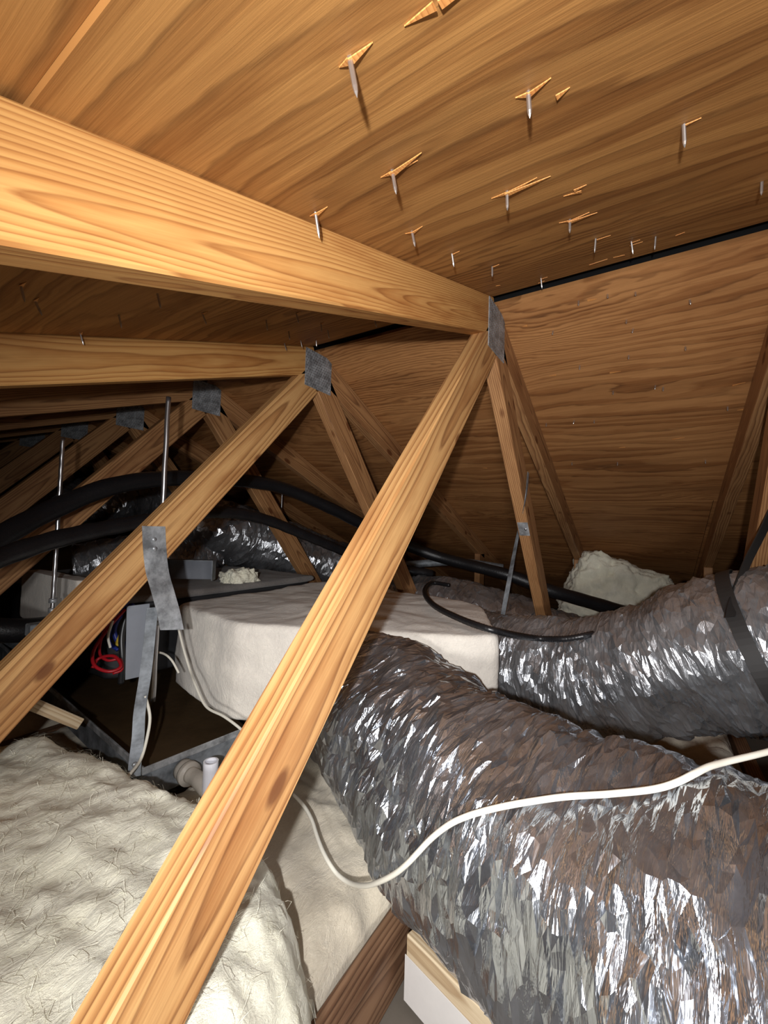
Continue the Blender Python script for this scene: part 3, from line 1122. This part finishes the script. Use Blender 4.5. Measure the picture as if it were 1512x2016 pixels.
# ------------------------------------------------------------------ hanger straps, rods
s1 = empty('hanger_strap', PF, 'bright bent galvanised strap nailed to the second truss web', 'strap', 'metal hanger straps')
YW = Y0+SP
ribbon('strap_band', [atY(303, 1036, YW-.002), atY(305, 1080, YW-.002), atY(310, 1125, YW-.004), atY(321, 1165, YW-.012), atY(332, 1205, YW-.02), atY(339, 1240, YW-.022)],
       [np.array([1., .05, 0])]*2+[np.array([1., .0, -.1])]*2+[np.array([1., -.1, -.15])]*2, .054, .0013, M_GALV, s1)
for qq in ((303, 1062), (304, 1080)):
    p = atY(*qq, YW-.004)
    tube('nail_head', [p+np.array([0, .001, 0]), p-np.array([0, .0025, 0])], .0048, M_GALV, s1, n=3, m=12)
s2 = empty('hanger_strap', PF-pz*.05, 'dark stained strap running down to the near corner of the drain pan', 'strap', 'metal hanger straps')
ribbon('strap_band', [atY(300, 1196, .99), atY(294, 1260, .985), atY(286, 1330, .97), atY(275, 1400, .95), atY(272, 1450, .935), atY(266, 1500, .917), atY(264, 1530, .912)],
       [np.array([1., -.3, 0]), np.array([1., -.4, 0]), np.array([1., -.3, 0]), np.array([.7, -.7, 0]), np.array([.7, -.6, 0]), np.array([.9, -.4, 0]), np.array([1, -.4, 0])], .024, .0014, M_GALVD, s2)
p = atY(264, 1505, .905)
tube('bolt_head', [p, p+np.array([0, -.004, 0])], .005, M_GALV, s2, n=3, m=8)


def rod(px0, py0, px1, py1, Y, r, label, nuts=()):
    a, b = atY(px0, py0, Y), atY(px1, py1, Y)
    m = (a+b)/2
    a = np.array([m[0], Y, a[2]])
    b = np.array([m[0], Y, b[2]])
    t = empty('threaded_rod', b, label, 'threaded rod', 'threaded hanger rods')
    tube('shaft', [b, a], r, M_ROD, t, n=60, m=12, disp=lambda S, TH, RR: .0004*np.sin(S*900+TH))
    for z in nuts:
        tube('nut', [(m[0], Y, z-.006), (m[0], Y, z+.006)], r*1.9, M_GALV, t, n=3, m=6)
    return t


rod(319, 778, 314, 1377, 1.06, .0062, 'tall bright threaded rod standing behind the strap web', (-.255,))
rod(119, 862, 108, 1205, 1.46, .0058, 'threaded rod at left with nut on the air handler flange', (-.235, -.262))
rod(559, 928, 548, 1112, 1.95, .0045, 'thin rod behind the hoses left of the big web', ())
rod(737, 936, 735, 1000, 1.90, .0045, 'thin rod tip just left of the big web', ())
o = obox('rod_bracket', atY(104, 1185, 1.46), np.array([1., 0, 0]), EY, pz, (-.055, -.02, -.09), (.055, .02, -.055), M_GALVD, None, .003)
tag(o, 'galvanised bracket under the nut of the left threaded rod', 'bracket')

# ------------------------------------------------------------------ control box, wires, plates
pl = obox('metal_plate', atY(271, 1262, 1.02), np.array([.97, -.25, 0]), np.array([.25, .97, 0]), np.array([-.06, 0, 1.]), (-.024, -.0012, -.085), (.024, .0012, .085), M_BOXG, None, .0006)
tag(pl, 'flat blue-grey metal plate hanging beside the dark strap', 'metal plate')
jb = empty('junction_box', atZ(378, 1140, -.262)+pz*.0, 'open grey sheet-metal box on top of the air handler by the strap', 'junction box')
jc = at(378, 1122, 1.62)
for lo, hi, nm in [((-.085, .0, -.035), (.085, .002, .038), 'back_panel'), ((-.087, -.045, -.035), (-.084, .002, .04), 'side_panel'), ((.084, -.045, -.035), (.087, .002, .04), 'side_panel'), ((-.087, -.045, .038), (.087, .002, .041), 'top_flange')]:
    obox(nm, jc, np.array([.64, -.77, 0]), np.array([.77, .64, 0]), pz, lo, hi, M_BOXG if nm == 'back_panel' else M_GALVD, jb)

wires = [
    ('red_wire', M_RED, [at(246, 1200, 1.16), at(215, 1235, 1.12), at(185, 1280, 1.1), at(186, 1310, 1.08), at(215, 1322, 1.08), at(238, 1312, 1.1), at(225, 1292, 1.12), at(195, 1296, 1.12), at(182, 1315, 1.1)], 'bright red looped wire hanging under the strap web', .0042),
    ('red_wire', M_RED, [at(232, 1205, 1.17), at(204, 1245, 1.15), at(196, 1285, 1.13), at(212, 1300, 1.12), at(236, 1298, 1.13), at(240, 1318, 1.13), at(222, 1326, 1.12)], 'second red wire coiled inside the red loop', .0036),
    ('blue_wire', M_BLUE, [at(262, 1190, 1.2), at(235, 1215, 1.2), at(225, 1245, 1.19), at(240, 1272, 1.19), at(256, 1258, 1.2)], 'dark blue wire bunch beside the grey plate', .0065),
    ('blue_wire', M_BLUE, [at(252, 1185, 1.22), at(222, 1225, 1.22), at(214, 1262, 1.21), at(232, 1280, 1.2)], 'blue wire curling behind the red loops', .005),
    ('yellow_wire', M_YEL, [at(250, 1222, 1.18), at(236, 1250, 1.17), at(230, 1268, 1.17), at(242, 1270, 1.17)], 'short yellow wire among the blue ones', .0034),
    ('white_wire', M_WHITE, [at(222, 1222, 1.12), at(213, 1252, 1.11), at(217, 1275, 1.11)], 'short white wire end left of the blue wires', .0032),
    ('black_wire', M_BLKC, [at(252, 1195, 1.17), at(240, 1250, 1.15), at(241, 1300, 1.14), at(238, 1345, 1.14)], 'black wire loom beside the grey plate', .008),
    ('control_wire', M_WHITE, [at(298, 1282, 1.12), at(322, 1287, 1.11), at(338, 1300, 1.10), at(352, 1325, 1.09)], 'short white control wire sticking out beside the threaded rod', .0028),
    ('control_wire', M_WHITE, [at(352, 1240, 1.18), at(362, 1280, 1.16), at(374, 1320, 1.14), at(383, 1345, 1.10), at(405, 1390, 1.06), at(440, 1410, 1.03), at(470, 1432, 1.01), at(500, 1460, .99)], 'white control wire running down the plenum edge to the pan rim', .0032),
    ('control_wire', M_WHITE, [atY(286, 1370, .955), atY(295, 1410, .945), atY(290, 1450, .93), atY(277, 1495, .91), atY(255, 1525, .88), atY(240, 1545, .87)], 'white control wire bowed beside the dark strap at the pan corner', .0033),
]
for nm, m_, pts, lab, r in wires:
    o = tube(nm, pts, r, m_, None, n=50, m=10)
    tag(o, lab, 'wire')

# long white cable lying over the near duct: dropped on to what lies below it
bv = bvh_of(ductA)
cp = spline([(px, py, 0) for px, py in [(1600, 1452), (1512, 1480), (1400, 1508), (1345, 1535), (1290, 1553), (1200, 1563), (1100, 1570), (980, 1590), (900, 1615), (850, 1650), (800, 1702), (760, 1730), (710, 1744), (665, 1722), (632, 1668), (612, 1610), (585, 1570), (560, 1556)]], 120)
sd = []
for px, py, _ in cp:
    r = ray(px, py)
    L = np.linalg.norm(r)
    hit = bv.ray_cast(Vector((0, 0, 0)), Vector(r/L), 5.)
    sg = (-.60)/r[2]
    if hit[0] is not None:
        sg = min(sg, hit[3]/L)
    sd.append(sg)
sd = np.array(sd)
k0 = int(np.argmin(np.abs(cp[:, 0]-1385)))
sd[:k0] = sd[k0]+np.linspace(.06, 0, k0)
sdm = np.array([sd[max(0, i-3):i+4].min() for i in range(len(sd))])
ker = np.hanning(13)
ker /= ker.sum()
sds = np.convolve(np.pad(sdm, 6, mode='edge'), ker, 'valid')-.006
cab = tube('white_cable', [ray(px, py)*s_ for (px, py, _), s_ in zip(cp[::3], sds[::3])], .0036, M_WHITE, None, n=260, m=12)
tag(cab, 'long white cable draped across the near foil duct and looping on the batt', 'cable')

# ------------------------------------------------------------------ loose lumber
zb = -.632
e1, e2 = atZ(800, 1838, zb), atZ(976, 2016, zb)
bd = (e2-e1)/np.linalg.norm(e2-e1)
bn = np.cross(bd, pz)
if np.dot(bn, -_f) < 0:
    bn = -bn
sd_ = np.cross(pz, bd)
lum = empty('loose_board', e1-pz*.09, 'pale offcut board with white painted side under the near duct', 'board')
if np.dot(sd_, R_) < 0:
    sd_ = -sd_
obox('board', e1, bd, np.cross(pz, bd), pz, (0, 0 if np.dot(np.cross(pz, bd), sd_) > 0 else -.038, -.10), (.75, .038 if np.dot(np.cross(pz, bd), sd_) > 0 else 0, 0), M_PALE, lum, .002)
obox('painted_side', e1-sd_*.0012, bd, sd_, np.cross(bd, sd_), (.0, -.0006, min(0, -.098*np.sign(-np.cross(bd, sd_)[2])*-1) if False else -.098), (.7, .0006, -.03), M_PAINT, lum) if np.cross(bd, sd_)[2] > 0 else obox('painted_side', e1-sd_*.0012, bd, sd_, np.cross(bd, sd_), (.0, -.0006, .03), (.7, .0006, .098), M_PAINT, lum)
o = obox('wood_block', atZ(95, 1400, -.425), np.array([.75, .1, -.62])/np.linalg.norm([.75, .1, -.62]), np.array([-.13, .99, 0])/np.linalg.norm([-.13, .99, 0]), np.cross(np.array([.75, .1, -.62])/np.linalg.norm([.75, .1, -.62]), np.array([-.13, .99, 0])/np.linalg.norm([-.13, .99, 0])), (-.07, -.03, -.012), (.07, .03, .012), M_PALE, None, .002)
tag(o, 'small pale wood block between the strap web and the pan corner', 'wood block')

# ------------------------------------------------------------------ roof nails and splinters
rn = random.Random(4)


def panel_at(side, P):
    dn, nr = roof_frame(side)
    d = np.dot(P-np.array([XR, 0, ZR]), dn)
    for p, a, b, y0, y1 in (panelsL if side < 0 else panelsR):
        if a <= d <= b and y0 <= P[1] <= y1:
            return p
    return (panelsL if side < 0 else panelsR)[0][0]


def nail(P, side, length, r, lab, grp, tilt=.12):
    dn, nr = roof_frame(side)
    d = -nr+np.array([rn.uniform(-tilt, tilt), rn.uniform(-tilt, tilt), 0])
    d /= np.linalg.norm(d)
    P = np.array(P)
    T, N, B = frames(np.array([P, P+d]))
    prof = [(0, 1), (.72, 1), (.86, .75), (1., .08)]
    m = 8
    v = [P+d*length*t+r*k*(N[0]*math.cos(a)+B[0]*math.sin(a)) for t, k in prof for a in np.linspace(0, 2*math.pi, m, endpoint=False)]
    f = [(i*m+j, (i+1)*m+j, (i+1)*m+(j+1) % m, i*m+(j+1) % m) for i in range(3) for j in range(m)]+[list(range(m)), [3*m+j for j in range(m)]]
    o = mesh('roofing_nail', v, f, M_NAIL, None, smooth=False)
    fix_normals(o)
    tag(o, lab, 'nail', grp)
    return o


def splinter(P, side, ly, wd, hang, par):
    """sliver of veneer pushed down by a nail: thin wedge along the grain (y)"""
    dn, nr = roof_frame(side)
    P = np.array(P)
    th, ly, wd, hang = .0008, ly*.7, wd*.8, hang*.5
    tip = P+np.array([0, ly, 0])+dn*rn.uniform(-.2, .2)*abs(ly)
    a = P-dn*wd/2-nr*hang
    b = P+dn*wd/2-nr*hang*.8
    top = [tip, a, b]
    v = [q for q in top]+[q+nr*th*-1 for q in top]
    v[0] = tip+nr*0
    f = [(0, 1, 2), (5, 4, 3), (0, 3, 4, 1), (1, 4, 5, 2), (2, 5, 3, 0)]
    o = mesh('splinter', v, f, M_SPL, par)
    fix_normals(o)
    return o


NL = [((688, 112), .024, 'big dark nail tip nearest the top, left of centre', 2), ((1040, 180), .019, 'grey nail tip with small splinter right of the biggest nail', 2), ((1346, 245), .020, 'nail tip by itself near the upper right edge', 1),
      ((772, 335), .022, 'nail tip with a wide torn splinter below the biggest nail', 3), ((998, 376), .020, 'nail tip under the longest torn splinter on the boarding', 4), ((1122, 432), .018, 'nail tip below a flat torn flake right of the longest splinter', 3),
      ((621, 418), .026, 'white nail tip touching the top of the near rafter', 2), ((811, 455), .020, 'nail tip between the near rafter and the longest splinter', 2), ((890, 500), .020, 'thin nail tip above the near rafter close to the ridge', 1),
      ((969, 525), .018, 'nail tip closest to the ridge plate of the nearest truss', 1), ((1500, 358), .017, 'nail tip at the right picture edge above the ridge slot', 0)]
for (px, py), ln, lab, sp_ in NL:
    P = roofL(px, py)
    nail(P, -1, ln, .0019, lab, 'nails through the near roof boarding')
    par = panel_at(-1, P)
    if sp_ == 1:
        splinter(P, -1, -.02, .004, .002, par)
    if sp_ >= 2:
        splinter(P, -1, -.018*sp_*.7, .007, .005, par)
        splinter(P, -1, .014*sp_*.5, .008, .004, par)
    if sp_ >= 3:
        splinter(P+np.array([0, .002, -.001]), -1, -.03*sp_*.6, .010, .006, par)
for px, py, ly in ((1145, 373, .03), (1130, 372, -.02), (865, 0, -.04), (855, 2, .03), (1095, 186, -.015), (1175, 470, -.03), (1240, 482, -.03), (1160, 520, -.05), (1230, 500, .03), (1330, 462, -.02), (1060, 556, -.02), (985, 560, .015)):
    P = roofL(px, py)
    splinter(P, -1, ly, .008, .004, panel_at(-1, P))
small = [(68, 590), (234, 620), (158, 656), (310, 578), (398, 616), (524, 630), (583, 616), (568, 652), (632, 636), (645, 650), (737, 628), (592, 670), (622, 668), (560, 676), (40, 560), (1173, 470), (1243, 476), (1291, 466), (1065, 548)]
ORD = ['first', 'second', 'third', 'fourth', 'fifth', 'sixth', 'seventh', 'eighth', 'ninth', 'tenth', 'eleventh', 'twelfth', 'thirteenth', 'fourteenth', 'fifteenth', 'sixteenth', 'seventeenth', 'eighteenth', 'nineteenth', 'twentieth']
bay = sorted([q for q in small if q[0] < 800])
slot = sorted([q for q in small if q[0] >= 800])
for k, (px, py) in enumerate(small):
    P = roofL(px, py)
    far = px < 800
    lab = (ORD[bay.index((px, py))]+' small nail tip from the left under the boarding between the first two rafters') if far else (ORD[slot.index((px, py))]+' small nail tip from the left poking down just above the ridge slot')
    nail(P, -1, .022, .0017, lab, 'nails between the first two rafters' if far else 'nails above the ridge slot')
    if k % 2 == 0:
        splinter(P, -1, -.02, .006, .004, panel_at(-1, P))
FS = ((660, 75), (790, 45), (915, 35), (1160, 70), (875, 160), (905, 200), (545, 210), (885, 318), (665, 365), (1140, 280), (815, 480), (1005, 455), (1040, 462), (515, 625), (730, 610), (640, 612), (630, 800), (835, 800), (1230, 790), (1330, 550))
for x, y in FS:
    P = roofR(850+.438*x, 560+.438*y)
    nail(P, 1, .014, .0022, ORD[sorted(FS).index((x, y))]+' small dark nail tip from the left on the far roof slope', 'nails through the far roof slope')
for x, y, ly in ((430, 182, .02), (800, 395, -.04), (560, 405, .03), (1350, 452, -.04), (1080, 695, -.05), (870, 730, .03), (700, 70, -.03), (1400, 560, .02), (250, 825, .03)):
    P = roofR(850+.438*x, 560+.438*y)
    splinter(P, 1, ly, .008, .004, panel_at(1, P))
